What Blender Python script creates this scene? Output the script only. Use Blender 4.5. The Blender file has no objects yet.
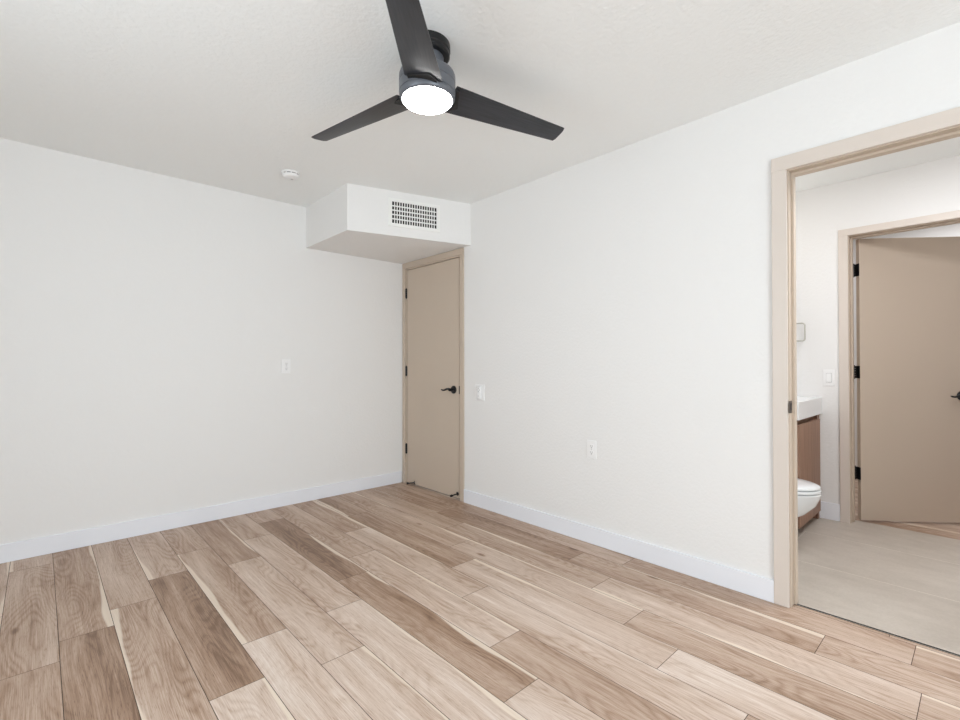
import bpy, bmesh, math, random
from mathutils import Vector, Matrix
random.seed(11)
R = math.radians
S = bpy.context.scene
COL = S.collection

# ------------------------------------------------------------------ camera
YAW, PITCH, ROLL, FPX, CAMH = R(42.934), R(0.464), R(-0.083), 473.23, 1.1374
fw = Vector((math.sin(YAW)*math.cos(PITCH), math.cos(YAW)*math.cos(PITCH), math.sin(PITCH)))
rt = Vector((math.cos(YAW), -math.sin(YAW), 0)); up = rt.cross(fw)
rt, up = math.cos(ROLL)*rt+math.sin(ROLL)*up, -math.sin(ROLL)*rt+math.cos(ROLL)*up
cd = bpy.data.cameras.new('camera'); cam = bpy.data.objects.new('camera', cd); COL.objects.link(cam)
cd.sensor_fit = 'HORIZONTAL'; cd.sensor_width = 36; cd.lens = FPX/960*36; cd.clip_start = .02
cam.matrix_world = Matrix(((rt.x, up.x, -fw.x, 0), (rt.y, up.y, -fw.y, 0), (rt.z, up.z, -fw.z, CAMH), (0, 0, 0, 1)))
S.camera = cam

# ------------------------------------------------------------------ world, lights, exposure
w = bpy.data.worlds.new('world'); S.world = w; w.use_nodes = True
bgn = w.node_tree.nodes['Background']; bgn.inputs[0].default_value = (.80, .90, 1, 1); bgn.inputs[1].default_value = .5
def area(name, loc, direction, sx, sy, power, color):
    l = bpy.data.lights.new(name, 'AREA'); l.shape = 'RECTANGLE'; l.size = sx; l.size_y = sy
    l.energy = power; l.color = color
    o = bpy.data.objects.new(name, l); COL.objects.link(o); o.location = loc
    o.rotation_euler = Vector(direction).to_track_quat('-Z', 'Z').to_euler()
    return o
area('daylight_patio_door', (.36, -2.35, 1.12), (0, 1, .15), 1.8, 2.0, 112, (.85, .94, 1))
area('daylight_side_window', (-1.10, 1.40, 1.35), (1, 0, 0), 1.3, 1.4, 36, (.85, .94, 1))
area('bathroom_vanity_lamp', (3.75, 1.36, 2.12), (0, -1, -.25), .55, .10, 1.8, (1, .95, .86))
area('bathroom_ceiling_fill', (3.05, -.05, 2.42), (0, 0, -1), .6, .6, 27, (.96, .97, 1))  # unseen fill light, added to brighten the bathroom and far door
area('hall_ceiling_fill', (5.2, .1, 2.42), (0, 0, -1), .6, .6, 20, (.98, .98, 1))  # unseen fill light, added so the hall beyond is bright
S.view_settings.view_transform = 'Standard'
S.view_settings.look = 'None'
S.view_settings.exposure = -0.27
S.view_settings.gamma = 1.0
S.view_settings.use_curve_mapping = False
S.cycles.max_bounces = 14; S.cycles.diffuse_bounces = 10
S.cycles.sample_clamp_indirect = 6

# ------------------------------------------------------------------ room dimensions
XR, YB, H = 2.565, 3.860, 2.440        # right wall face, back wall face, ceiling
XL, YF = -0.95, -2.20                  # left wall face, front wall face
XR2 = 2.680                            # bathroom side of the right wall
XF, XF2 = 4.210, 4.330                 # far bathroom wall
YN = 1.450                             # bathroom wall behind vanity
D1 = (2.990, 3.800)                    # rough openings along Y
D2 = (-.105, .645)
D3 = (-.070, .686)
DH = 2.055

# ------------------------------------------------------------------ materials
def nodes(name):
    m = bpy.data.materials.new(name); m.use_nodes = True
    nt = m.node_tree; return m, nt, nt.nodes['Principled BSDF']
def srgb(r, g, b):
    f = lambda c: ((c/255+.055)/1.055)**2.4 if c/255 > .04045 else c/255/12.92
    return (f(r), f(g), f(b), 1)
def plain(name, col, rough=.5, metal=0, spec=.5, bump=0, bscale=80, var=0):
    m, nt, b = nodes(name)
    b.inputs['Base Color'].default_value = col; b.inputs['Roughness'].default_value = rough
    b.inputs['Metallic'].default_value = metal; b.inputs['Specular IOR Level'].default_value = spec
    tc = nt.nodes.new('ShaderNodeTexCoord')
    if bump:
        n = nt.nodes.new('ShaderNodeTexNoise'); n.inputs['Scale'].default_value = bscale; n.inputs['Detail'].default_value = 3
        bp = nt.nodes.new('ShaderNodeBump'); bp.inputs['Strength'].default_value = bump; bp.inputs['Distance'].default_value = .004
        nt.links.new(tc.outputs['Object'], n.inputs['Vector'])
        nt.links.new(n.outputs['Fac'], bp.inputs['Height']); nt.links.new(bp.outputs['Normal'], b.inputs['Normal'])
    if var:
        n2 = nt.nodes.new('ShaderNodeTexNoise'); n2.inputs['Scale'].default_value = 6; n2.inputs['Detail'].default_value = 4
        mx = nt.nodes.new('ShaderNodeMix'); mx.data_type = 'RGBA'
        mx.inputs['A'].default_value = tuple(c*(1-var) for c in col[:3])+(1,); mx.inputs['B'].default_value = tuple(min(1, c*(1+var)) for c in col[:3])+(1,)
        nt.links.new(tc.outputs['Object'], n2.inputs['Vector'])
        nt.links.new(n2.outputs['Fac'], mx.inputs['Factor']); nt.links.new(mx.outputs['Result'], b.inputs['Base Color'])
    return m
M = {}
M['wall'] = plain('wall_paint', (.818, .813, .804, 1), .75, spec=.25, bump=.40, bscale=60)
M['ceiling'] = plain('ceiling_paint', (.865, .88, .875, 1), .85, spec=.2, bump=.75, bscale=48)
M['base'] = plain('baseboard_paint', (.83, .85, .90, 1), .38, bump=.02, bscale=20)
M['taupe'] = plain('taupe_door_paint', srgb(197, 182, 166), .45, spec=.4, bump=.03, bscale=160)
M['casing'] = plain('taupe_door_paint_lit', srgb(214, 204, 195), .42, spec=.4, bump=.02, bscale=120)  # same taupe as doors and jambs, lightened for strong light on the casings
M['black'] = plain('matte_black_metal', (.012, .012, .013, 1), .42, metal=.3, bump=.01, bscale=200)
M['fan'] = plain('fan_black_metal_lit', (.135, .145, .165, 1), .38, metal=.35, bump=.02, bscale=250)  # matte black metal, colour raised to grey for the light on the body
M['white'] = plain('white_plastic', (.87, .87, .87, 1), .35, bump=.01, bscale=100)
M['vent'] = plain('white_enamel_metal', (.86, .86, .84, 1), .4, bump=.01, bscale=100)
M['dark'] = plain('dark_recess', (.02, .02, .022, 1), .9, bump=.01, bscale=40)
M['slot'] = plain('outlet_slot', (.10, .10, .10, 1), .8, bump=.01, bscale=40)
M['grey'] = plain('light_grey_plastic', (.55, .55, .55, 1), .5, bump=.01, bscale=40)
M['porcelain'] = plain('white_porcelain', (.84, .86, .87, 1), .12, bump=.004, bscale=10)
M['quartz'] = plain('white_quartz', (.82, .83, .84, 1), .22, var=.03)
M['nickel'] = plain('brushed_nickel', (.52, .50, .45, 1), .35, metal=.8, bump=.02, bscale=200)
M['steel'] = plain('dark_bronze_strike', (.10, .085, .075, 1), .35, metal=.8, bump=.02, bscale=100)
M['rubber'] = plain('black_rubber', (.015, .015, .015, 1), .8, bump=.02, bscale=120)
M['outer'] = plain('patio_stone', (.5, .47, .42, 1), .9, bump=.1, bscale=20)
M['gap'] = plain('dark_wood_gap', srgb(74, 56, 45), .8, bump=.02, bscale=60)

def glass():
    m, nt, b = nodes('window_glass'); nt.nodes.remove(b)
    t = nt.nodes.new('ShaderNodeBsdfTransparent'); g = nt.nodes.new('ShaderNodeBsdfGlossy'); g.inputs['Roughness'].default_value = .02
    mx = nt.nodes.new('ShaderNodeMixShader'); mx.inputs[0].default_value = .06
    nt.links.new(t.outputs[0], mx.inputs[1]); nt.links.new(g.outputs[0], mx.inputs[2])
    nt.links.new(mx.outputs[0], nt.nodes['Material Output'].inputs[0]); return m
M['glass'] = glass()
def lamp():
    m, nt, b = nodes('fan_lamp_diffuser')
    b.inputs['Base Color'].default_value = (.9, .9, .9, 1); b.inputs['Emission Color'].default_value = (1, .99, .97, 1)
    b.inputs['Emission Strength'].default_value = 24; b.inputs['Roughness'].default_value = .4; return m
M['lamp'] = lamp()

def mk(nt, op, a, b=None, c=None, clamp=False):
    n = nt.nodes.new('ShaderNodeMath'); n.operation = op; n.use_clamp = clamp
    for i, v in enumerate((a, b, c)):
        if v is None: continue
        if hasattr(v, 'links'): nt.links.new(v, n.inputs[i])
        else: n.inputs[i].default_value = v
    return n.outputs[0]
def noise(nt, vec, scale=1, detail=2, rough=.5, dist=0):
    n = nt.nodes.new('ShaderNodeTexNoise'); n.inputs['Scale'].default_value = scale; n.inputs['Detail'].default_value = detail
    n.inputs['Roughness'].default_value = rough; n.inputs['Distortion'].default_value = dist
    nt.links.new(vec, n.inputs['Vector']); return n.outputs['Fac']
def comb(nt, x, y, z):
    n = nt.nodes.new('ShaderNodeCombineXYZ')
    for i, v in enumerate((x, y, z)):
        if hasattr(v, 'links'): nt.links.new(v, n.inputs[i])
        else: n.inputs[i].default_value = v
    return n.outputs[0]
def smooth(nt, v, lo, hi, a=0, b=1):
    n = nt.nodes.new('ShaderNodeMapRange'); n.interpolation_type = 'SMOOTHSTEP'
    nt.links.new(v, n.inputs['Value'])
    for k, x in zip(('From Min', 'From Max', 'To Min', 'To Max'), (lo, hi, a, b)):
        if hasattr(x, 'links'): nt.links.new(x, n.inputs[k])
        else: n.inputs[k].default_value = x
    return n.outputs['Result']
def mixc(nt, f, a, b, mode='MIX'):
    n = nt.nodes.new('ShaderNodeMix'); n.data_type = 'RGBA'; n.blend_type = mode
    for k, x in (('Factor', f), ('A', a), ('B', b)):
        if hasattr(x, 'links'): nt.links.new(x, n.inputs[k])
        else: n.inputs[k].default_value = x
    return n.outputs['Result']

def plank_material():
    m, nt, b = nodes('oak_plank_floor')
    uv = nt.nodes.new('ShaderNodeUVMap'); uv.uv_map = 'plank'
    sp = nt.nodes.new('ShaderNodeSeparateXYZ'); nt.links.new(uv.outputs[0], sp.inputs[0])
    u, v = sp.outputs[0], sp.outputs[1]
    at = nt.nodes.new('ShaderNodeAttribute'); at.attribute_name = 'tone'
    sc = nt.nodes.new('ShaderNodeSeparateColor'); nt.links.new(at.outputs['Color'], sc.inputs[0])
    tone, rnd, side = sc.outputs[0], sc.outputs[1], sc.outputs[2]
    seed = mk(nt, 'MULTIPLY', rnd, 53.0)
    # slow wander of the grain across the plank
    wand = noise(nt, comb(nt, mk(nt, 'MULTIPLY', u, 3.5), mk(nt, 'MULTIPLY', v, 1.1), seed), 1, 1.5)
    uw = mk(nt, 'ADD', u, mk(nt, 'MULTIPLY', mk(nt, 'SUBTRACT', wand, .5), .05))
    fibre = noise(nt, comb(nt, mk(nt, 'MULTIPLY', uw, 330.0), mk(nt, 'MULTIPLY', v, 5.0), seed), 1, 3, .6)
    streak = noise(nt, comb(nt, mk(nt, 'MULTIPLY', uw, 30.0), mk(nt, 'MULTIPLY', v, .9), seed), 1, 4, .55)
    blot = noise(nt, comb(nt, mk(nt, 'MULTIPLY', uw, 10.0), mk(nt, 'MULTIPLY', v, 1.1), seed), 1, 3, .5)
    # cathedral rings
    hill = noise(nt, comb(nt, mk(nt, 'MULTIPLY', u, 7.0), mk(nt, 'MULTIPLY', v, 1.3), mk(nt, 'ADD', seed, 7.3)), 1, 1.0, .4)
    ring = mk(nt, 'SINE', mk(nt, 'ADD', mk(nt, 'MULTIPLY', hill, 130.0), mk(nt, 'MULTIPLY', fibre, 1.2)))
    ring = mk(nt, 'POWER', mk(nt, 'MULTIPLY', mk(nt, 'ADD', ring, 1.0), .5), .45)
    # knots
    vo = nt.nodes.new('ShaderNodeTexVoronoi'); vo.inputs['Scale'].default_value = 1
    nt.links.new(comb(nt, mk(nt, 'MULTIPLY', u, 5.0), mk(nt, 'MULTIPLY', v, 1.9), seed), vo.inputs['Vector'])
    knot = smooth(nt, vo.outputs['Distance'], .015, .10, 1, 0)
    # heartwood value
    val = mk(nt, 'MULTIPLY_ADD', mk(nt, 'SUBTRACT', blot, .5), .85, tone)
    val = mk(nt, 'MULTIPLY_ADD', mk(nt, 'SUBTRACT', streak, .5), .48, val)
    val = mk(nt, 'MULTIPLY_ADD', mk(nt, 'MULTIPLY', mk(nt, 'SUBTRACT', ring, .7), smooth(nt, blot, .62, .40, .25, 1)), .19, val)
    val = mk(nt, 'MULTIPLY_ADD', mk(nt, 'SUBTRACT', fibre, .46), .80, val)
    pore = noise(nt, comb(nt, mk(nt, 'MULTIPLY', uw, 620.0), mk(nt, 'MULTIPLY', v, 22.0), seed), 1, 2, .6)
    val = mk(nt, 'MULTIPLY_ADD', smooth(nt, pore, .56, .72), -.30, val)
    val = mk(nt, 'MULTIPLY_ADD', knot, -.55, val)
    cr = nt.nodes.new('ShaderNodeValToRGB'); e = cr.color_ramp.elements
    e[0].position = 0; e[0].color = srgb(118, 90, 70)
    e[1].position = 1; e[1].color = srgb(225, 211, 200)
    x = e.new(.28); x.color = srgb(158, 129, 107)
    x = e.new(.55); x.color = srgb(188, 164, 146)
    x = e.new(.78); x.color = srgb(208, 188, 173)
    nt.links.new(val, cr.inputs[0])
    # pale sapwood along one long edge, its width wandering
    wn = noise(nt, comb(nt, 0.0, mk(nt, 'MULTIPLY', v, 1.3), mk(nt, 'ADD', seed, 3.1)), 1, 2)
    left = smooth(nt, side, .30, .31, 1, 0); right = smooth(nt, side, .69, .70, 0, 1)
    wid = mk(nt, 'MULTIPLY_ADD', mk(nt, 'SUBTRACT', wn, .42), .10, .006)
    dl = mk(nt, 'SUBTRACT', u, wid); dr = mk(nt, 'SUBTRACT', mk(nt, 'SUBTRACT', .1805, u), wid)
    sap = mk(nt, 'ADD', mk(nt, 'MULTIPLY', smooth(nt, dl, -.006, .003, 1, 0), left), mk(nt, 'MULTIPLY', smooth(nt, dr, -.006, .003, 1, 0), right), clamp=True)
    sapc = mixc(nt, fibre, srgb(222, 205, 186), srgb(234, 220, 204))
    colr = mixc(nt, mk(nt, 'MULTIPLY', sap, .85), cr.outputs[0], sapc)
    nt.links.new(colr, b.inputs['Base Color'])
    b.inputs['Roughness'].default_value = .46; b.inputs['Specular IOR Level'].default_value = .45
    bp = nt.nodes.new('ShaderNodeBump'); bp.inputs['Strength'].default_value = .12; bp.inputs['Distance'].default_value = .001
    nt.links.new(fibre, bp.inputs['Height']); nt.links.new(bp.outputs[0], b.inputs['Normal'])
    return m
M['plank'] = plank_material()

def tile_material():
    m, nt, b = nodes('beige_stone_tile')
    tc = nt.nodes.new('ShaderNodeTexCoord'); o = tc.outputs['Object']
    sp = nt.nodes.new('ShaderNodeSeparateXYZ'); nt.links.new(o, sp.inputs[0])
    big = noise(nt, o, 2.4, 4, .6); fine = noise(nt, o, 90, 3, .6); sm = noise(nt, comb(nt, mk(nt, 'MULTIPLY', sp.outputs[0], 14.0), mk(nt, 'MULTIPLY', sp.outputs[1], 5.0), 0.0), 1, 4)
    v = mk(nt, 'ADD', mk(nt, 'MULTIPLY', big, .5), mk(nt, 'ADD', mk(nt, 'MULTIPLY', fine, .25), mk(nt, 'MULTIPLY', sm, .3)))
    cr = nt.nodes.new('ShaderNodeValToRGB'); e = cr.color_ramp.elements
    e[0].position = .3; e[0].color = srgb(168, 158, 147); e[1].position = .75; e[1].color = srgb(201, 192, 182)
    nt.links.new(v, cr.inputs[0]); nt.links.new(cr.outputs[0], b.inputs['Base Color'])
    b.inputs['Roughness'].default_value = .5
    return m
M['tile'] = tile_material()
M['grout'] = plain('pale_grout', srgb(226, 219, 208), .9, bump=.02, bscale=60)

def walnut():
    m, nt, b = nodes('vanity_walnut')
    tc = nt.nodes.new('ShaderNodeTexCoord'); sp = nt.nodes.new('ShaderNodeSeparateXYZ'); nt.links.new(tc.outputs['Object'], sp.inputs[0])
    g = noise(nt, comb(nt, mk(nt, 'MULTIPLY', sp.outputs[0], 55.0), mk(nt, 'MULTIPLY', sp.outputs[1], 55.0), mk(nt, 'MULTIPLY', sp.outputs[2], 2.0)), 1, 4, .6)
    cr = nt.nodes.new('ShaderNodeValToRGB'); e = cr.color_ramp.elements
    e[0].position = .3; e[0].color = srgb(122, 90, 72); e[1].position = .75; e[1].color = srgb(172, 136, 114)
    nt.links.new(g, cr.inputs[0]); nt.links.new(cr.outputs[0], b.inputs['Base Color']); b.inputs['Roughness'].default_value = .5
    return m
M['walnut'] = walnut()

def blade_mat():
    m, nt, b = nodes('fan_blade_black_wood')
    uv = nt.nodes.new('ShaderNodeUVMap'); uv.uv_map = 'plank'
    sp = nt.nodes.new('ShaderNodeSeparateXYZ'); nt.links.new(uv.outputs[0], sp.inputs[0])
    g = noise(nt, comb(nt, mk(nt, 'MULTIPLY', sp.outputs[0], 8.0), mk(nt, 'MULTIPLY', sp.outputs[1], 140.0), 0.0), 1, 3, .6)
    cr = nt.nodes.new('ShaderNodeValToRGB'); e = cr.color_ramp.elements
    e[0].position = .3; e[0].color = (.014, .015, .019, 1); e[1].position = .75; e[1].color = (.038, .040, .048, 1)
    nt.links.new(g, cr.inputs[0]); nt.links.new(cr.outputs[0], b.inputs['Base Color']); b.inputs['Roughness'].default_value = .33
    return m
M['blade'] = blade_mat()

# ------------------------------------------------------------------ mesh helpers
def bm_box(bm, x0, x1, y0, y1, z0, z1, bevel=0, seg=2, mi=0):
    vs = [bm.verts.new(p) for p in ((x0, y0, z0), (x1, y0, z0), (x1, y1, z0), (x0, y1, z0), (x0, y0, z1), (x1, y0, z1), (x1, y1, z1), (x0, y1, z1))]
    fs = [bm.faces.new([vs[i] for i in f]) for f in ((3, 2, 1, 0), (4, 5, 6, 7), (0, 1, 5, 4), (1, 2, 6, 5), (2, 3, 7, 6), (3, 0, 4, 7))]
    for f in fs: f.material_index = mi
    if bevel:
        es = list({e for f in fs for e in f.edges})
        bmesh.ops.bevel(bm, geom=es, offset=bevel, segments=seg, profile=.5, affect='EDGES')
    return vs
def bm_prism(bm, poly, z0, z1, bevel=0):
    a = [bm.verts.new((x, y, z0)) for x, y in poly]; b = [bm.verts.new((x, y, z1)) for x, y in poly]
    n = len(poly); fs = [bm.faces.new(a[::-1]), bm.faces.new(b)]
    for i in range(n): fs.append(bm.faces.new((a[i], a[(i+1) % n], b[(i+1) % n], b[i])))
    if bevel: bmesh.ops.bevel(bm, geom=list({e for f in fs for e in f.edges}), offset=bevel, segments=2, profile=.5, affect='EDGES')
def bm_lathe(bm, prof, c=(0, 0, 0), n=48, mat=None):
    rings = []
    for r, z in prof:
        if r < 1e-6: rings.append([bm.verts.new((c[0], c[1], c[2]+z))])
        else: rings.append([bm.verts.new((c[0]+r*math.cos(2*math.pi*i/n), c[1]+r*math.sin(2*math.pi*i/n), c[2]+z)) for i in range(n)])
    for a, b in zip(rings, rings[1:]):
        for i in range(n):
            j = (i+1) % n
            if len(a) == 1 and len(b) == 1: continue
            if len(a) == 1: bm.faces.new((a[0], b[j], b[i]))
            elif len(b) == 1: bm.faces.new((a[i], a[j], b[0]))
            else: bm.faces.new((a[i], a[j], b[j], b[i]))
    return [v for r in rings for v in r]
def bm_tube(bm, pts, rad, n=12, closed=False):
    pts = [Vector(p) for p in pts]; rads = rad if isinstance(rad, (list, tuple)) else [rad]*len(pts)
    rings = []; N = len(pts); prev = None
    for i, p in enumerate(pts):
        a = pts[(i-1) % N] if (closed or i > 0) else p; b = pts[(i+1) % N] if (closed or i < N-1) else p
        t = (b-a).normalized()
        if prev is None:
            u = t.orthogonal().normalized()
        else:
            u = (prev - t*prev.dot(t)).normalized()
        prev = u; vv = t.cross(u)
        rings.append([bm.verts.new(p+rads[i]*(u*math.cos(2*math.pi*k/n)+vv*math.sin(2*math.pi*k/n))) for k in range(n)])
    for i in range(N if closed else N-1):
        a, b = rings[i], rings[(i+1) % N]
        for k in range(n): bm.faces.new((a[k], a[(k+1) % n], b[(k+1) % n], b[k]))
    if not closed: bm.faces.new(rings[0][::-1]); bm.faces.new(rings[-1])
def obj(name, bm, mat, parent=None, smooth=False, xf=None):
    if xf is not None: bmesh.ops.transform(bm, matrix=xf, verts=bm.verts)
    bmesh.ops.recalc_face_normals(bm, faces=bm.faces)
    me = bpy.data.meshes.new(name); bm.to_mesh(me); bm.free()
    for m in (mat if isinstance(mat, (list, tuple)) else [mat]): me.materials.append(m)
    if smooth:
        for p in me.polygons: p.use_smooth = True
        me.set_sharp_from_angle(angle=R(38))
    o = bpy.data.objects.new(name, me); COL.objects.link(o)
    if parent is not None:
        o.parent = parent
        pm = Matrix.Identity(4); q = parent
        while q is not None:
            if q.parent is None: pm = q.matrix_basis.copy()
            q = q.parent
        o.matrix_parent_inverse = pm.inverted() if parent.parent is None else Matrix.Identity(4)
    return o
def new(): return bmesh.new()
def box(name, mat, parent, *a, **k):
    bm = new(); bm_box(bm, *a, **k); return obj(name, bm, mat, parent)
def thing(name, loc, label=None, cat=None, group=None, kind=None):
    o = bpy.data.objects.new(name, None); COL.objects.link(o); o.location = loc; o.empty_display_size = .05
    return tag(o, label, cat, group, kind)
def tag(o, label=None, cat=None, group=None, kind=None):
    for k, v in (('label', label), ('category', cat), ('group', group), ('kind', kind)):
        if v: o[k] = v
    return o
def struct(name, bm, mat, label=None, cat=None, smooth=False):
    return tag(obj(name, bm, mat, smooth=smooth), label, cat, None, 'structure')
def boxes(lst, bevel=0):
    bm = new()
    for a in lst: bm_box(bm, *a, bevel=bevel)
    return bm

# ------------------------------------------------------------------ room shell
# plank floor: one face per plank, positions of the joints as in the photo
X0, PW = .062, .1806
joints = {-1: [3.655, 2.432], 0: [2.604], 1: [2.776], 2: [3.018, 1.80], 3: [3.308, 2.068], 4: [2.945, 1.727],
          5: [3.284, 2.075], 6: [3.554, 2.332, 1.117], 7: [2.566, 1.37], 8: [2.96, 1.754], 9: [3.264, 2.052, .85],
          10: [3.49, 2.292, 1.092], 11: [2.567, 1.378, .165], 12: [2.882, 1.668, .473], 13: [1.418, .207]}
tones = {-1: [.50, .47, .36], 0: [.36, .20], 1: [.46, .46], 2: [.56, .20, .78], 3: [.50, .40, .72], 4: [.24, .64, .66],
         5: [.46, .62, .72], 6: [.46, .22, .36, .76], 7: [.50, .66, .46], 8: [.40, .60, .74], 9: [.34, .36, .60, .76],
         10: [.44, .42, .60, .50], 11: [.42, .48, .62, .52], 12: [.46, .28, .44, .60], 13: [.48, .50, .46]}
sides = {-1: [0, .5, .5], 0: [1, .5], 1: [.5, 0], 2: [0, .5, 1], 3: [.5, 0, .5], 4: [1, .5, 1], 5: [0, .5, 1], 6: [.5, 1, 1, .5],
         7: [.5, 1, .5], 8: [1, 1, .5], 9: [0, .5, 1, .5], 10: [1, 1, 1, .5], 11: [.5, 1, 0, 1], 12: [0, .5, 1, .5], 13: [1, .5, 1]}
bm = new(); uvl = bm.loops.layers.uv.new('plank'); cl = bm.loops.layers.float_color.new('tone')
def plank_face(x0, x1, y0, y1, u0, tone, rnd, side, z=0.0):
    g = .0011
    vs = [bm.verts.new(p) for p in ((x0+g, y0+g, z), (x1-g, y0+g, z), (x1-g, y1-g, z), (x0+g, y1-g, z))]
    f = bm.faces.new(vs); f.material_index = 0
    for lp in f.loops:
        lp[uvl].uv = (lp.vert.co.x-u0, lp.vert.co.y); lp[cl] = (tone, rnd, side, 1)
for k in range(-6, 15):
    js = [j for j in joints.get(k, [])]
    if not js: js = [3.3-((k*.47) % 1.2)]
    js = sorted(js)
    while js[0] > YF: js.insert(0, js[0]-1.215)
    edges = [YF-.02]+[j for j in js if j > YF-.02]+[YB+.02]
    tl, sl = tones.get(k), sides.get(k)
    n = len(edges)-1
    for i in range(n):
        q = n-1-i                         # 0 = the plank at the back wall
        t = tl[q] if tl and q < len(tl) else random.uniform(.4, .7)
        s = sl[q] if sl and q < len(sl) else random.choice((0, .5, 1))
        xa, xb = X0+k*PW, X0+(k+1)*PW
        if k == 14: xb, s, t = 2.613, .5, .4
        plank_face(max(xa, XL-.02), xb, edges[i], edges[i+1], xa, t, random.random(), s)
vs = [bm.verts.new(p) for p in ((XL-.02, YF-.02, -.002), (2.622, YF-.02, -.002), (2.622, YB+.02, -.002), (XL-.02, YB+.02, -.002))]
bm.faces.new(vs).material_index = 1
bm_box(bm, XL-.02, 2.622, YF-.02, YB+.02, -.06, -.003, mi=1)
struct('floor', bm, [M['plank'], M['gap']], 'pale oak plank floor of the bedroom', 'floor')

# bathroom tiles and hall planks
bm = new()
bm_box(bm, 2.623, XF2-.005, YF, YN+.05, -.06, .0033, mi=1)
for x0, x1 in ((2.623, 3.1998), (3.2032, 3.7913), (3.7947, XF2-.006)):
    for i in range(4):
        y0 = -2.6+i*1.2+(.10 if x0 > 3.5 else (.0 if x0 < 3 else -.15))
        bm_box(bm, x0, x1, max(y0, YF)+.0012, min(y0+1.2, YN+.05)-.0012, -.001, .0035, mi=0)
struct('floor_bathroom', bm, [M['tile'], M['grout']], 'large beige stone tiles on the bathroom floor', 'floor')
bm = new(); uvl = bm.loops.layers.uv.new('plank'); cl = bm.loops.layers.float_color.new('tone')
for k in range(9):
    xa = XF2+k*PW
    for i in range(4):
        y0 = -2.3+i*1.2+(k*.43) % 1.1-.6
        plank_face(xa, xa+PW, y0, y0+1.2, xa, random.uniform(.42, .6), random.random(), random.choice((0, .5, 1)), z=-.001)
bm_box(bm, XF2, XF2+9*PW, -2.9, 2.4, -.06, -.003, mi=1)
struct('floor_hall', bm, [M['plank'], M['gap']], 'oak plank floor beyond the far door', 'floor')

# ceilings
struct('ceiling', boxes([(XL-.1, XR2, YF-.1, YB+.1, H, H+.1)]), M['ceiling'], 'white lightly textured bedroom ceiling', 'ceiling')
struct('ceiling_bathroom', boxes([(XR2, XF2, YF-.1, YN+.1, H, H+.1)]), M['ceiling'], 'white bathroom ceiling seen through the open doorway', 'ceiling')
struct('ceiling_hall', boxes([(XF2, XF2+1.7, -2.9, 2.4, H, H+.1)]), M['ceiling'], 'white ceiling beyond the far door', 'ceiling')
# walls
struct('wall_back', boxes([(XL-.1, XR, YB, YB+.1, 0, H)]), M['wall'], 'long off-white wall on the left of the photo', 'wall')
struct('wall_right', boxes([(XR, XR2, D1[1], YB+.1, 0, H), (XR, XR2, D1[0], D1[1], DH, H), (XR, XR2, D2[1], D1[0], 0, H),
                            (XR, XR2, D2[0], D2[1], DH, H), (XR, XR2, YF-.1, D2[0], 0, H)]), M['wall'], 'off-white wall with the closed door and the open bathroom doorway', 'wall')
W1 = (-.60, 1.35, .0, 2.15)       # patio door in the front wall: x0 x1 z0 z1
W2 = (.68, 2.12, .60, 2.12)       # window in the left wall: y0 y1 z0 z1
struct('wall_front', boxes([(XL-.1, W1[0], YF-.1, YF, 0, H), (W1[1], XR, YF-.1, YF, 0, H), (W1[0], W1[1], YF-.1, YF, W1[3], H)]), M['wall'], 'off-white wall behind the camera', 'wall')
struct('wall_left', boxes([(XL-.1, XL, YF, W2[0], 0, H), (XL-.1, XL, W2[1], YB, 0, H), (XL-.1, XL, W2[0], W2[1], 0, W2[2]), (XL-.1, XL, W2[0], W2[1], W2[3], H)]), M['wall'], 'off-white wall to the left of the camera', 'wall')
struct('wall_bathroom', boxes([(XR2, XF, YN, YN+.1, 0, H), (XR2, XF, YF-.1, YF, 0, H)]), M['wall'], 'white bathroom end walls', 'wall')
struct('wall_far', boxes([(XF, XF2, D3[1], YN+.1, 0, H), (XF, XF2, D3[0], D3[1], DH, H), (XF, XF2, YF-.1, D3[0], 0, H)]), M['wall'], 'white bathroom wall around the far door', 'wall')
struct('wall_hall', boxes([(XF2+1.6, XF2+1.7, -2.9, 2.4, 0, H), (XF2, XF2+1.6, 2.3, 2.4, 0, H), (XF2, XF2+1.6, -2.9, -2.8, 0, H),
                           (XF2, XF2+.1, YN+.1, 2.3, 0, H), (XF2, XF2+.1, -2.8, YF-.1, 0, H)]), M['wall'], 'white walls of the space beyond the far door', 'wall')
SOF = [(1.6165, YB), (1.6165, 3.139), (XR, 2.866), (XR, YB)]
bm = new(); bm_prism(bm, SOF, 2.1025, H)
struct('wall_soffit', bm, M['wall'], 'boxed white ceiling soffit in the corner above the closed door', 'soffit')
# baseboards
BH, BT = .107, .013
def baseboard(name, lst, label):
    struct(name, boxes(lst, bevel=.0012), M['base'], label, 'baseboard')
baseboard('baseboard_back', [(XL+BT, XR-.016, YB-BT, YB, .001, BH)], 'white baseboard along the left-hand wall')
baseboard('baseboard_right', [(XR-BT, XR, .7005, 2.9425, .001, BH), (XR-BT, XR, YF+BT, -.165, .001, BH)], 'white baseboard along the right-hand wall')
baseboard('baseboard_left', [(XL, XL+BT, YF+BT, YB, .001, BH)], 'white baseboard left of the camera')
baseboard('baseboard_front', [(XL, W1[0]-.06, YF, YF+BT, .001, BH), (W1[1]+.06, XR, YF, YF+BT, .001, BH)], 'white baseboard behind the camera')
baseboard('baseboard_bathroom', [(XF-BT, XF, .7320, YN, .0045, .125)], 'white baseboard below the bathroom light switch')

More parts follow.
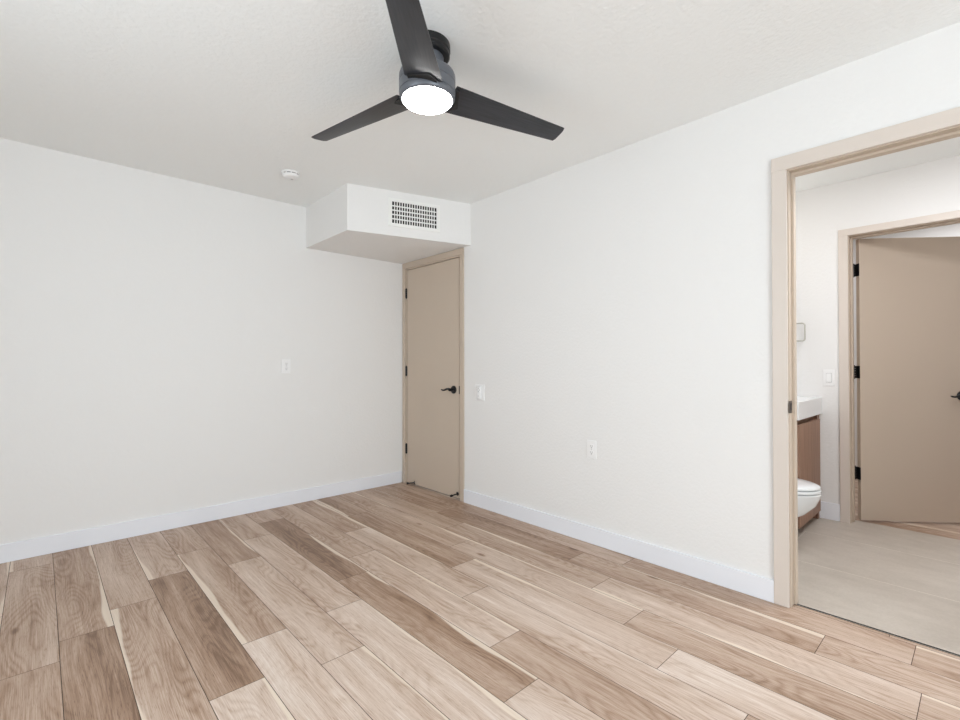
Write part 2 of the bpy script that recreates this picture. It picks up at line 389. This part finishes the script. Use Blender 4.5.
# windows (behind and left of the camera)
def window(name, axis, a0, a1, z0, z1, at, label):
    mid = (a0+a1)/2
    t = thing(name, ((mid, at, z0) if axis == 'x' else (at, mid, z0)), label, 'window', kind='structure')
    def b(lo, hi, za, zb, d0, d1):
        return (lo, hi, at+d0, at+d1, za, zb) if axis == 'x' else (at+d0, at+d1, lo, hi, za, zb)
    f = .05
    obj('window_frame', boxes([b(a0, a0+f, z0, z1, -.03, .03), b(a1-f, a1, z0, z1, -.03, .03), b(a0+f, a1-f, z0, z0+f, -.03, .03), b(a0+f, a1-f, z1-f, z1, -.03, .03), b(mid-f/2, mid+f/2, z0+f, z1-f, -.03, .03)]), M['white'], t)
    for lo, hi in ((a0+f, mid-f/2), (mid+f/2, a1-f)):
        obj('pane', boxes([b(lo, hi, z0+f, z1-f, -.003, .003)]), M['glass'], t)
window('window_1', 'x', W1[0], W1[1], W1[2], W1[3], YF-.05, 'white framed sliding patio door behind the camera')
window('window_2', 'y', W2[0], W2[1], W2[2], W2[3], XL-.05, 'white framed window left of the camera')

# ------------------------------------------------------------------ hardware builders
def lever_handle(parent, mtx, flip=1):
    """local frame: x along the lever, y out of the door, z up"""
    bm = new(); bm_lathe(bm, [(0, 0), (.0335, 0), (.0335, .006), (.030, .010), (.0, .011)], n=32, mat=None)
    root = obj('handle', bm, M['black'], parent, True, mtx @ Matrix.Rotation(R(-90), 4, 'X'))
    bm = new(); bm_tube(bm, [(0, .008, 0), (0, .030, 0), (0, .046, 0), (0, .055, 0)], [.012, .0115, .0125, .010], 16)
    c = obj('neck', bm, M['black'], root, True, mtx)
    bm = new()
    pts, rr = [], []
    for i in range(15):
        t = i/14; x = -.006+.118*t
        pts.append((x, .049-.004*math.sin(t*math.pi), .004+.008*math.sin(t*2*math.pi)*(.4+.6*t)-.004*t)); rr.append(.0105-.0045*t if i < 14 else .003)
    bm_tube(bm, pts, rr, 12)
    obj('lever', bm, M['black'], root, True, mtx)
def hinge(parent, mtx, leaf=True, h=.089):
    """local frame: z up along the pin, x and y the two leaf directions"""
    bm = new()
    for i in range(5):
        z0 = -h/2+i*h/5; bm_lathe(bm, [(0, z0+.0006), (.009, z0+.0006), (.009, z0+h/5-.0006), (0, z0+h/5-.0006)], n=14)
    bm_lathe(bm, [(0, -h/2-.006), (.004, -h/2-.005), (.005, -h/2), (0, -h/2)], n=12)
    bm_lathe(bm, [(0, h/2), (.005, h/2), (.004, h/2+.005), (0, h/2+.006)], n=12)
    return obj('hinge', bm, M['black'], parent, True, mtx)
def frame_parts(parent, x_face, out, x_back, y0, y1, ztop, cw0, cw1, ctop, stop, casing_mat, both=True, rv=.005, ct=.015):
    """door lining between y0 and y1 with a flat casing; out = -1 when the casing faces -X; stop = (xa, xb)"""
    ja, jb = min(x_face, x_back), max(x_face, x_back); jt = .0145
    bm = boxes([(ja, jb, y0-jt, y0, .0005, ztop+jt), (ja, jb, y1, y1+jt, .0005, ztop+jt), (ja, jb, y0, y1, ztop, ztop+jt)], bevel=.001)
    obj('jamb', bm, M['taupe'], parent)
    st = .0115
    bm = boxes([(stop[0], stop[1], y0, y0+st, .0045, ztop), (stop[0], stop[1], y1-st, y1, .0045, ztop), (stop[0], stop[1], y0+st, y1-st, ztop-st, ztop)], bevel=.0012)
    obj('door_stop_strip', bm, M['taupe'], parent)
    def cas(xa, xb, a0, a1):
        bm = new()
        bm_box(bm, xa, xb, y0-rv-a0, y0-rv, .001, ztop+rv, bevel=.002)
        bm_box(bm, xa, xb, y1+rv, y1+rv+a1, .001, ztop+rv, bevel=.002)
        bm_box(bm, xa, xb, y0-rv-a0, y1+rv+a1, ztop+rv, ztop+rv+ctop, bevel=.002)
        obj('casing', bm, casing_mat, parent)
    cas(*((x_face-ct, x_face) if out < 0 else (x_face, x_face+ct)), cw0, cw1)
    if both: cas(*((x_back, x_back+.015) if out < 0 else (x_back-.015, x_back)), cw0, cw1)

# door_1: closed taupe slab in the corner
d1 = thing('door_1', (XR, 3.4, 0), 'closed flat taupe door in the corner under the soffit', 'door', kind='structure')
frame_parts(d1, XR, -1, XR2, 3.005, 3.784, 2.034, .047, .046, .053, (XR+.037, XR+.075), M['taupe'], both=False, rv=.012, ct=.011)
slab = box('door_slab', M['taupe'], d1, XR+.001, XR+.036, 3.0105, 3.7785, .014, 2.0285, bevel=.0015)
for z in (1.809, 1.070, .333):
    hinge(d1, Matrix.Translation((XR-.006, 3.782, z)))
lever_handle(slab, Matrix.Translation((XR+.001, 3.083, .919)) @ Matrix(((0, -1, 0, 0), (1, 0, 0, 0), (0, 0, 1, 0), (0, 0, 0, 1))))
box('latch_plate', M['black'], slab, XR-.004, XR+.004, 3.0040, 3.0115, .885, .953)
# door bumpers near the bottom of the slab
for y, z, dy in ((3.035, .050, .004), (3.655, .030, .055)):
    bm = new(); L = .075
    bm_lathe(bm, [(0, 0), (.016, 0), (.016, .004), (.008, .007), (.0055, .010), (.0055, L-.018), (.0, L-.018)], n=20)
    mt = Matrix.Translation((XR+.001, y, z)) @ Vector((-L, dy, -.006)).to_track_quat('Z', 'Y').to_matrix().to_4x4()
    pg = obj('bumper_peg', bm, M['black'], slab, True, mt)
    bm = new(); bm_lathe(bm, [(0, L-.018), (.0095, L-.018), (.0105, L-.008), (.009, L-.001), (0, L)], n=20)
    obj('rubber_tip', bm, M['rubber'], pg, True, mt)

# door_2: the cased bathroom doorway, its leaf swung out of view
d2 = thing('door_2', (XR, .27, 0), 'tall taupe-cased open doorway to the tiled bathroom', 'doorway', kind='structure')
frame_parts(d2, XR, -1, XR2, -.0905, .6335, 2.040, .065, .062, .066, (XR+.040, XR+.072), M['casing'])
bm = new(); bm_box(bm, XR-.013, XR+.028, .6318, .6335, .905, .962, bevel=.0005); sp_ = obj('strike_plate', bm, M['steel'], d2)
box('strike_hole', M['dark'], sp_, XR+.004, XR+.020, .6313, .6317, .917, .950)

# door_3: half-open taupe door in the far bathroom wall
d3 = thing('door_3', (XF2, .3, 0), 'half-open taupe door with black hinges beyond the bathroom', 'door', kind='structure')
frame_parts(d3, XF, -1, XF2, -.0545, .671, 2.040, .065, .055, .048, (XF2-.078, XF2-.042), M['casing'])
PIN = (XF2+.004, .665); OPEN = R(42)
base3 = Matrix.Translation((PIN[0], PIN[1], 0)) @ Matrix.Rotation(OPEN, 4, 'Z')
bm = new(); bm_box(bm, -.039, -.004, -.718, -.013, .014, 2.034, bevel=.0015)
slab3 = obj('door_slab', bm, M['taupe'], d3, xf=base3)
for z in (1.812, 1.074, .345):
    hinge(d3, Matrix.Translation((PIN[0], PIN[1], z)))
    hl = box('hinge_leaf', M['black'], d3, XF2-.038, XF2+.001, .6688, .6710, z-.0445, z+.0445)
    bm = new(); bm_box(bm, -.039, .000, -.0128, -.0106, z-.0445, z+.0445)
    obj('hinge_leaf', bm, M['black'], slab3, xf=base3)
lever_handle(slab3, base3 @ Matrix.Translation((-.039, -.684, .908)) @ Matrix(((0, -1, 0, 0), (1, 0, 0, 0), (0, 0, 1, 0), (0, 0, 0, 1))))

# ------------------------------------------------------------------ ceiling fan
FC = (1.1545, 1.5540)
fan = thing('ceiling_fan', (FC[0], FC[1], 2.21), 'black three-blade ceiling fan with a lit round lamp', 'ceiling fan')
bm = new(); bm_lathe(bm, [(0, 2.4395), (.0925, 2.4395), (.0935, 2.436), (.0935, 2.412), (.090, 2.408), (.090, 2.405), (.0915, 2.402), (.0915, 2.393), (.086, 2.388), (0, 2.388)], (*FC, 0), 64)
obj('canopy', bm, M['black'], fan, True)
bm = new(); bm_lathe(bm, [(0, 2.388), (.066, 2.388), (.066, 2.3420), (.072, 2.3350), (.100, 2.3280), (.110, 2.3200), (.1145, 2.3080), (.1145, 2.2810), (.112, 2.2790), (0, 2.2790)], (*FC, 0), 64)
obj('motor_housing', bm, M['fan'], fan, True)
bm = new(); bm_lathe(bm, [(0, 2.2785), (.112, 2.2785), (.1145, 2.2765), (.1145, 2.2400), (.1125, 2.2380), (0, 2.2380)], (*FC, 0), 64)
obj('blade_hub', bm, M['fan'], fan, True)
bm = new(); bm_lathe(bm, [(0, 2.2375), (.112, 2.2375), (.1135, 2.2355), (.1125, 2.2220), (.108, 2.2140), (.1035, 2.2120), (.1015, 2.2160), (0, 2.2170)], (*FC, 0), 64)
ringo = obj('lamp_ring', bm, M['fan'], fan, True)
bm = new()
prof = [(.1005, 2.2165), (.1000, 2.2095), (.096, 2.2050)]
for i in range(1, 9):
    a = i/8*math.pi/2; prof.append((.096*math.cos(a) if i < 8 else 0, 2.2050-.007*math.sin(a)))
bm_lathe(bm, [(0, 2.2165)]+prof, (*FC, 0), 64)
tag(obj('lamp_diffuser', bm, M['lamp'], fan, True), 'glowing white round lamp lens')
A0, PITCHB, ZB = R(-15.0), math.tan(R(-11.5)), 2.2445
prev_blade = None
for b in range(3):
    bm = new(); uvl = bm.loops.layers.uv.new('plank')
    n = 24; top, bot = [], []
    for i in range(n+1):
        s = i/n; r = .100+(.667-.100)*s
        hw = .0745+(.0450-.0745)*s
        row_t, row_b = [], []
        for j in range(7):
            tt = -1+2*j/6; t = hw*tt
            rr = r
            if i == n and abs(tt) > .99: rr = r-.004
            th = .0045*(1-.55*abs(tt)**3)
            z = t*PITCHB-.020*s
            row_t.append(bm.verts.new((rr, t, z+th))); row_b.append(bm.verts.new((rr, t, z-th)))
        top.append(row_t); bot.append(row_b)
    for i in range(n):
        for j in range(6):
            bm.faces.new((top[i][j], top[i+1][j], top[i+1][j+1], top[i][j+1])); bm.faces.new((bot[i][j+1], bot[i+1][j+1], bot[i+1][j], bot[i][j]))
        bm.faces.new((top[i][0], bot[i][0], bot[i+1][0], top[i+1][0])); bm.faces.new((top[i+1][6], bot[i+1][6], bot[i][6], top[i][6]))
    for j in range(6):
        bm.faces.new((top[0][j], top[0][j+1], bot[0][j+1], bot[0][j])); bm.faces.new((top[n][j+1], top[n][j], bot[n][j], bot[n][j+1]))
    for f in bm.faces:
        for lp in f.loops: lp[uvl].uv = (lp.vert.co.x+b*3, lp.vert.co.y)
    obj('blade', bm, M['blade'], fan, True, Matrix.Translation((*FC, ZB)) @ Matrix.Rotation(A0+b*2*math.pi/3, 4, 'Z'))
    # dark wedge added to stand for shade under the blade root
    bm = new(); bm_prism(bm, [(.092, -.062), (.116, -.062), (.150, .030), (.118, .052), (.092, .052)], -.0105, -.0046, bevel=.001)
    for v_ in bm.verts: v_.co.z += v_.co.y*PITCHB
    obj('blade_root_shade', bm, M['rubber'], fan, False, Matrix.Translation((*FC, ZB)) @ Matrix.Rotation(A0+b*2*math.pi/3, 4, 'Z'))

# ------------------------------------------------------------------ smoke detector
SD = (1.245, 3.225)
sd = thing('smoke_detector', (SD[0], SD[1], H), 'small round white smoke detector on the ceiling near the soffit', 'smoke detector')
bm = new(); bm_lathe(bm, [(0, -.0005), (.058, -.0005), (.058, -.010), (.056, -.0125), (0, -.0125)], (*SD, H), 48); obj('base', bm, M['white'], sd, True)
bm = new(); bm_lathe(bm, [(0, -.0125), (.050, -.0125), (.050, -.0175), (0, -.0175)], (*SD, H), 48); obj('sensing_gap', bm, M['dark'], sd, True)
bm = new(); bm_lathe(bm, [(0, -.0175), (.0545, -.0175), (.0545, -.022), (.050, -.032), (.040, -.037), (0, -.0385)], (*SD, H), 48); cov = obj('cover', bm, M['white'], sd, True)
for i in range(10):
    bm = new(); a = 2*math.pi*i/10
    bm_tube(bm, [(SD[0]+.0525*math.cos(a), SD[1]+.0525*math.sin(a), H-.0124), (SD[0]+.0525*math.cos(a), SD[1]+.0525*math.sin(a), H-.0176)], .004, 8)
    obj('rib', bm, M['white'], sd)
bm = new(); bm_lathe(bm, [(0, -.0386), (.009, -.0384), (.009, -.0405), (0, -.041)], (SD[0]+.012, SD[1]+.012, H), 24); obj('test_button', bm, M['grey'], cov, True)

# ------------------------------------------------------------------ supply vent on the soffit
pA, pB = Vector((1.6165, 3.139, 0)), Vector((XR, 2.866, 0)); tx = (pB-pA).normalized(); nrm = Vector((tx.y, -tx.x, 0))
VM = Matrix(((tx.x, nrm.x, 0, pA.x), (tx.y, nrm.y, 0, pA.y), (0, 0, 1, 0), (0, 0, 0, 1)))   # local x along, y out of the soffit, z up
vt = thing('air_vent', tuple(pA+tx*.508+Vector((0, 0, 2.173))), 'white grid air vent on the soffit above the door', 'air vent')
vx0, vx1, vz0, vz1 = .300, .716, 2.173, 2.384; gx0, gx1, gz0, gz1 = .329, .687, 2.197, 2.360
bm = boxes([(vx0, gx0, .0003, .008, vz0, vz1), (gx1, vx1, .0003, .008, vz0, vz1), (gx0, gx1, .0003, .008, vz0, gz0), (gx0, gx1, .0003, .008, gz1, vz1)])
obj('frame', bm, M['vent'], vt, xf=VM)
obj('duct_opening', boxes([(gx0, gx1, .0002, .0008, gz0, gz1)]), M['dark'], vt, xf=VM)
bm = new()
for i in range(1, 18):
    x = gx0+(gx1-gx0)*i/18; bm_box(bm, x-.0034, x+.0034, .0045, .0072, gz0, gz1)
for i in range(1, 5):
    z = gz0+(gz1-gz0)*i/5; bm_box(bm, gx0, gx1, .0015, .0042, z-.0045, z+.0045)
obj('louvre_grid', bm, M['vent'], vt, xf=VM)

# ------------------------------------------------------------------ outlets and controls
def wall_matrix(where, a, z):
    if where == 'right': return Matrix(((0, -1, 0, XR), (1, 0, 0, a), (0, 0, 1, z), (0, 0, 0, 1)))       # local y out of the wall -> -X
    if where == 'far': return Matrix(((0, -1, 0, XF), (1, 0, 0, a), (0, 0, 1, z), (0, 0, 0, 1)))
    return Matrix(((-1, 0, 0, a), (0, -1, 0, YB), (0, 0, 1, z), (0, 0, 0, 1)))
def outlet(where, a, z, label):
    mt = wall_matrix(where, a, z)
    t = thing('wall_outlet', tuple(mt.translation), label, 'outlet', 'duplex outlets on the bedroom walls')
    bm = new(); bm_box(bm, -.035, .035, .0004, .0055, -.0575, .0575, bevel=.003); obj('cover_plate', bm, M['white'], t, xf=mt)
    for dz in (.0195, -.0195):
        bm = new(); bm_prism(bm, [(.0165*math.cos(k*math.pi/8)*(1 if abs(math.sin(k*math.pi/8)) < .8 else 1), max(-.0135, min(.0135, .0175*math.sin(k*math.pi/8)))) for k in range(16)], .0054, .0075)
        rc = obj('receptacle', bm, M['white'], t, xf=mt @ Matrix.Translation((0, 0, dz)) @ Matrix(((1, 0, 0, 0), (0, 0, 1, 0), (0, 1, 0, 0), (0, 0, 0, 1))))
        bm = boxes([(-.0075, -.0052, .0074, .0079, dz-.002, dz+.008), (.0052, .0075, .0074, .0079, dz-.001, dz+.007), (-.0025, .0025, .0074, .0079, dz-.010, dz-.005)])
        obj('slot', bm, M['slot'], rc, xf=mt)
    bm = new(); bm_lathe(bm, [(0, .0055), (.0032, .0055), (.0028, .0068), (0, .007)], n=12); obj('screw', bm, M['grey'], t, xf=mt @ Matrix.Rotation(R(-90), 4, 'X'))
outlet('right', 1.716, .594, 'white duplex outlet low on the right wall near the bathroom doorway')
outlet('back', 1.455, 1.120, 'white duplex outlet midway up the bare left wall')

mt = wall_matrix('right', 2.757, .909)
wc = thing('wall_control', tuple(mt.translation), 'white fan remote control in its wall holder right of the closed door', 'remote control')
bm = new(); bm_box(bm, -.056, .056, .0004, .006, -.064, .064, bevel=.003); obj('holder_plate', bm, M['white'], wc, xf=mt)
bm = new(); bm_box(bm, -.029, .029, .006, .020, -.054, .050, bevel=.010, seg=4); rb = obj('remote_body', bm, M['white'], wc, True, mt)
bm = new()
for x, z in ((0, .034), (-.012, .021), (.012, .021), (0, .008)):
    bm_lathe(bm, [(0, .0199), (.0038, .0199), (.0034, .0212), (0, .0214)], (x, -z, 0), 14)
obj('button', bm, M['slot'], rb, True, mt @ Matrix.Rotation(R(-90), 4, 'X'))
bm = boxes([(-.006, .006, .0195, .0206, -.030, -.024)]); obj('mode_key', bm, M['grey'], rb, xf=mt)

mt = wall_matrix('far', .793, 1.033)
ls = thing('light_switch', tuple(mt.translation), 'white rocker light switch on the bathroom wall beside the far door', 'light switch')
bm = new(); bm_box(bm, -.036, .036, .0004, .006, -.060, .060, bevel=.003); obj('cover_plate', bm, M['white'], ls, xf=mt)
bm = new(); bm_box(bm, -.0168, .0168, .006, .0085, -.034, .034, bevel=.001); obj('rocker_frame', bm, M['grey'], ls, xf=mt)  # frame greyed to put shading around the rocker
bm = new(); vs = bm_box(bm, -.0145, .0145, .0085, .0110, -.031, .031)
for v_ in vs:
    if v_.co.y > .009: v_.co.y += .0025*(1 if v_.co.z < 0 else -.2)
obj('rocker', bm, M['white'], ls, xf=mt)

# towel ring
TY, TZ = 1.015, 1.437
tr = thing('towel_ring', (XF, TY, TZ), 'rounded square metal towel ring on the bathroom wall above the vanity', 'towel ring')
bm = new(); bm_lathe(bm, [(0, .0004), (.022, .0004), (.022, .006), (.010, .009), (.009, .040), (.0, .040)], n=24)
obj('wall_mount', bm, M['nickel'], tr, True, Matrix.Translation((XF, TY, TZ)) @ Matrix.Rotation(R(-90), 4, 'Y'))
bm = new(); pts = []
hw, hh, cr_ = .083, .066, .016
for cx, cy, a0 in ((hw-cr_, hh-cr_, 0), (-hw+cr_, hh-cr_, 90), (-hw+cr_, -hh+cr_, 180), (hw-cr_, -hh+cr_, 270)):
    for k in range(6):
        a = R(a0+k*18); pts.append((XF-.036, TY+cx+cr_*math.cos(a), TZ-hh+cy+cr_*math.sin(a)))
bm_tube(bm, pts, .0052, 10, closed=True); obj('ring', bm, M['nickel'], tr, True)

# ------------------------------------------------------------------ vanity
VX0, VX1, VYF = 3.590, XF-.002, .852
vc = thing('vanity_cabinet', ((VX0+VX1)/2, 1.15, .004), 'walnut wood vanity cabinet under the white top beside the toilet', 'cabinet')
bm = boxes([(VX0, VX0+.018, VYF+.004, YN-.002, .005, .768), (VX1-.056, VX1, VYF+.002, YN-.002, .005, .768), (VX0+.018, VX1-.065, VYF+.004, YN-.002, .100, .118), (VX0+.018, VX1-.018, YN-.020, YN-.002, .118, .768), (VX0+.018, VX1-.018, VYF+.025, VYF+.043, .700, .768), (VX0+.018, VX1-.018, VYF+.05, VYF+.066, .005, .100)])
obj('carcass', bm, M['walnut'], vc)
box('cabinet_door', M['walnut'], vc, VX0+.003, VX1-.060, VYF-.016, VYF+.003, .070, .735, bevel=.0015)
ct = thing('vanity_countertop', ((VX0+VX1)/2, 1.15, .77), 'thick white countertop on the walnut vanity', 'countertop')
bm = new(); bm_box(bm, VX0-.010, VX1, VYF-.018, YN-.002, .7695, .888, bevel=.002); obj('slab', bm, M['quartz'], ct)
bm = new(); bm_box(bm, VX0-.010, VX1, YN-.020, YN-.002, .8885, .985, bevel=.002); obj('backsplash', bm, M['quartz'], ct)

# ------------------------------------------------------------------ toilet
TX = 3.385
tl = thing('toilet', (TX, 1.05, .004), 'white toilet with closed lid just inside the bathroom doorway', 'toilet')
def egg(a, w, yf, yb):
    """plan outline: pointed-round front at yf, squarer back at yb"""
    cy = yf+(yb-yf)*.52
    x = w*math.sin(a)
    c = math.cos(a)
    y = cy-(cy-yf)*c if c > 0 else cy-(yb-cy)*c
    if c < 0: x = w*math.copysign(abs(math.sin(a))**.55, math.sin(a))
    return TX+x, y+.016
def loft(bm, secs, n=48, cap0=True, cap1=True):
    rings = []
    for w, yf, yb, z in secs: rings.append([bm.verts.new((*egg(2*math.pi*i/n, w, yf, yb), z)) for i in range(n)])
    for a, b in zip(rings, rings[1:]):
        for i in range(n): bm.faces.new((a[i], a[(i+1) % n], b[(i+1) % n], b[i]))
    if cap0: bm.faces.new(rings[0][::-1])
    if cap1: bm.faces.new(rings[-1])
bm = new()
loft(bm, [(.115, .835, 1.40, .005), (.112, .840, 1.40, .02), (.108, .845, 1.40, .12), (.118, .815, 1.39, .18), (.145, .745, 1.33, .225), (.170, .690, 1.26, .285), (.180, .668, 1.23, .335), (.182, .664, 1.22, .356), (.178, .668, 1.215, .362)])
obj('bowl', bm, M['porcelain'], tl, True)
bm = new(); loft(bm, [(.178, .672, 1.19, .3655), (.184, .664, 1.195, .369), (.184, .664, 1.195, .380), (.180, .668, 1.19, .3835)]); obj('seat', bm, M['porcelain'], tl, True)
bm = new(); loft(bm, [(.178, .674, 1.20, .3875), (.183, .667, 1.205, .391), (.182, .668, 1.205, .400), (.172, .682, 1.20, .406), (.12, .76, 1.17, .4085)]); obj('lid', bm, M['porcelain'], tl, True)
bm = new(); bm_box(bm, TX-.19, TX+.19, 1.235, 1.436, .363, .74, bevel=.018, seg=3); tk = obj('tank', bm, M['porcelain'], tl, True)
bm = new(); bm_box(bm, TX-.198, TX+.198, 1.226, 1.442, .7405, .775, bevel=.010, seg=3); obj('tank_lid', bm, M['porcelain'], tl, True)
bm = new(); bm_tube(bm, [(TX-.14, 1.234, .68), (TX-.14, 1.222, .68), (TX-.135, 1.218, .68), (TX-.08, 1.216, .672)], .006, 10); obj('flush_lever', bm, M['nickel'], tk, True)
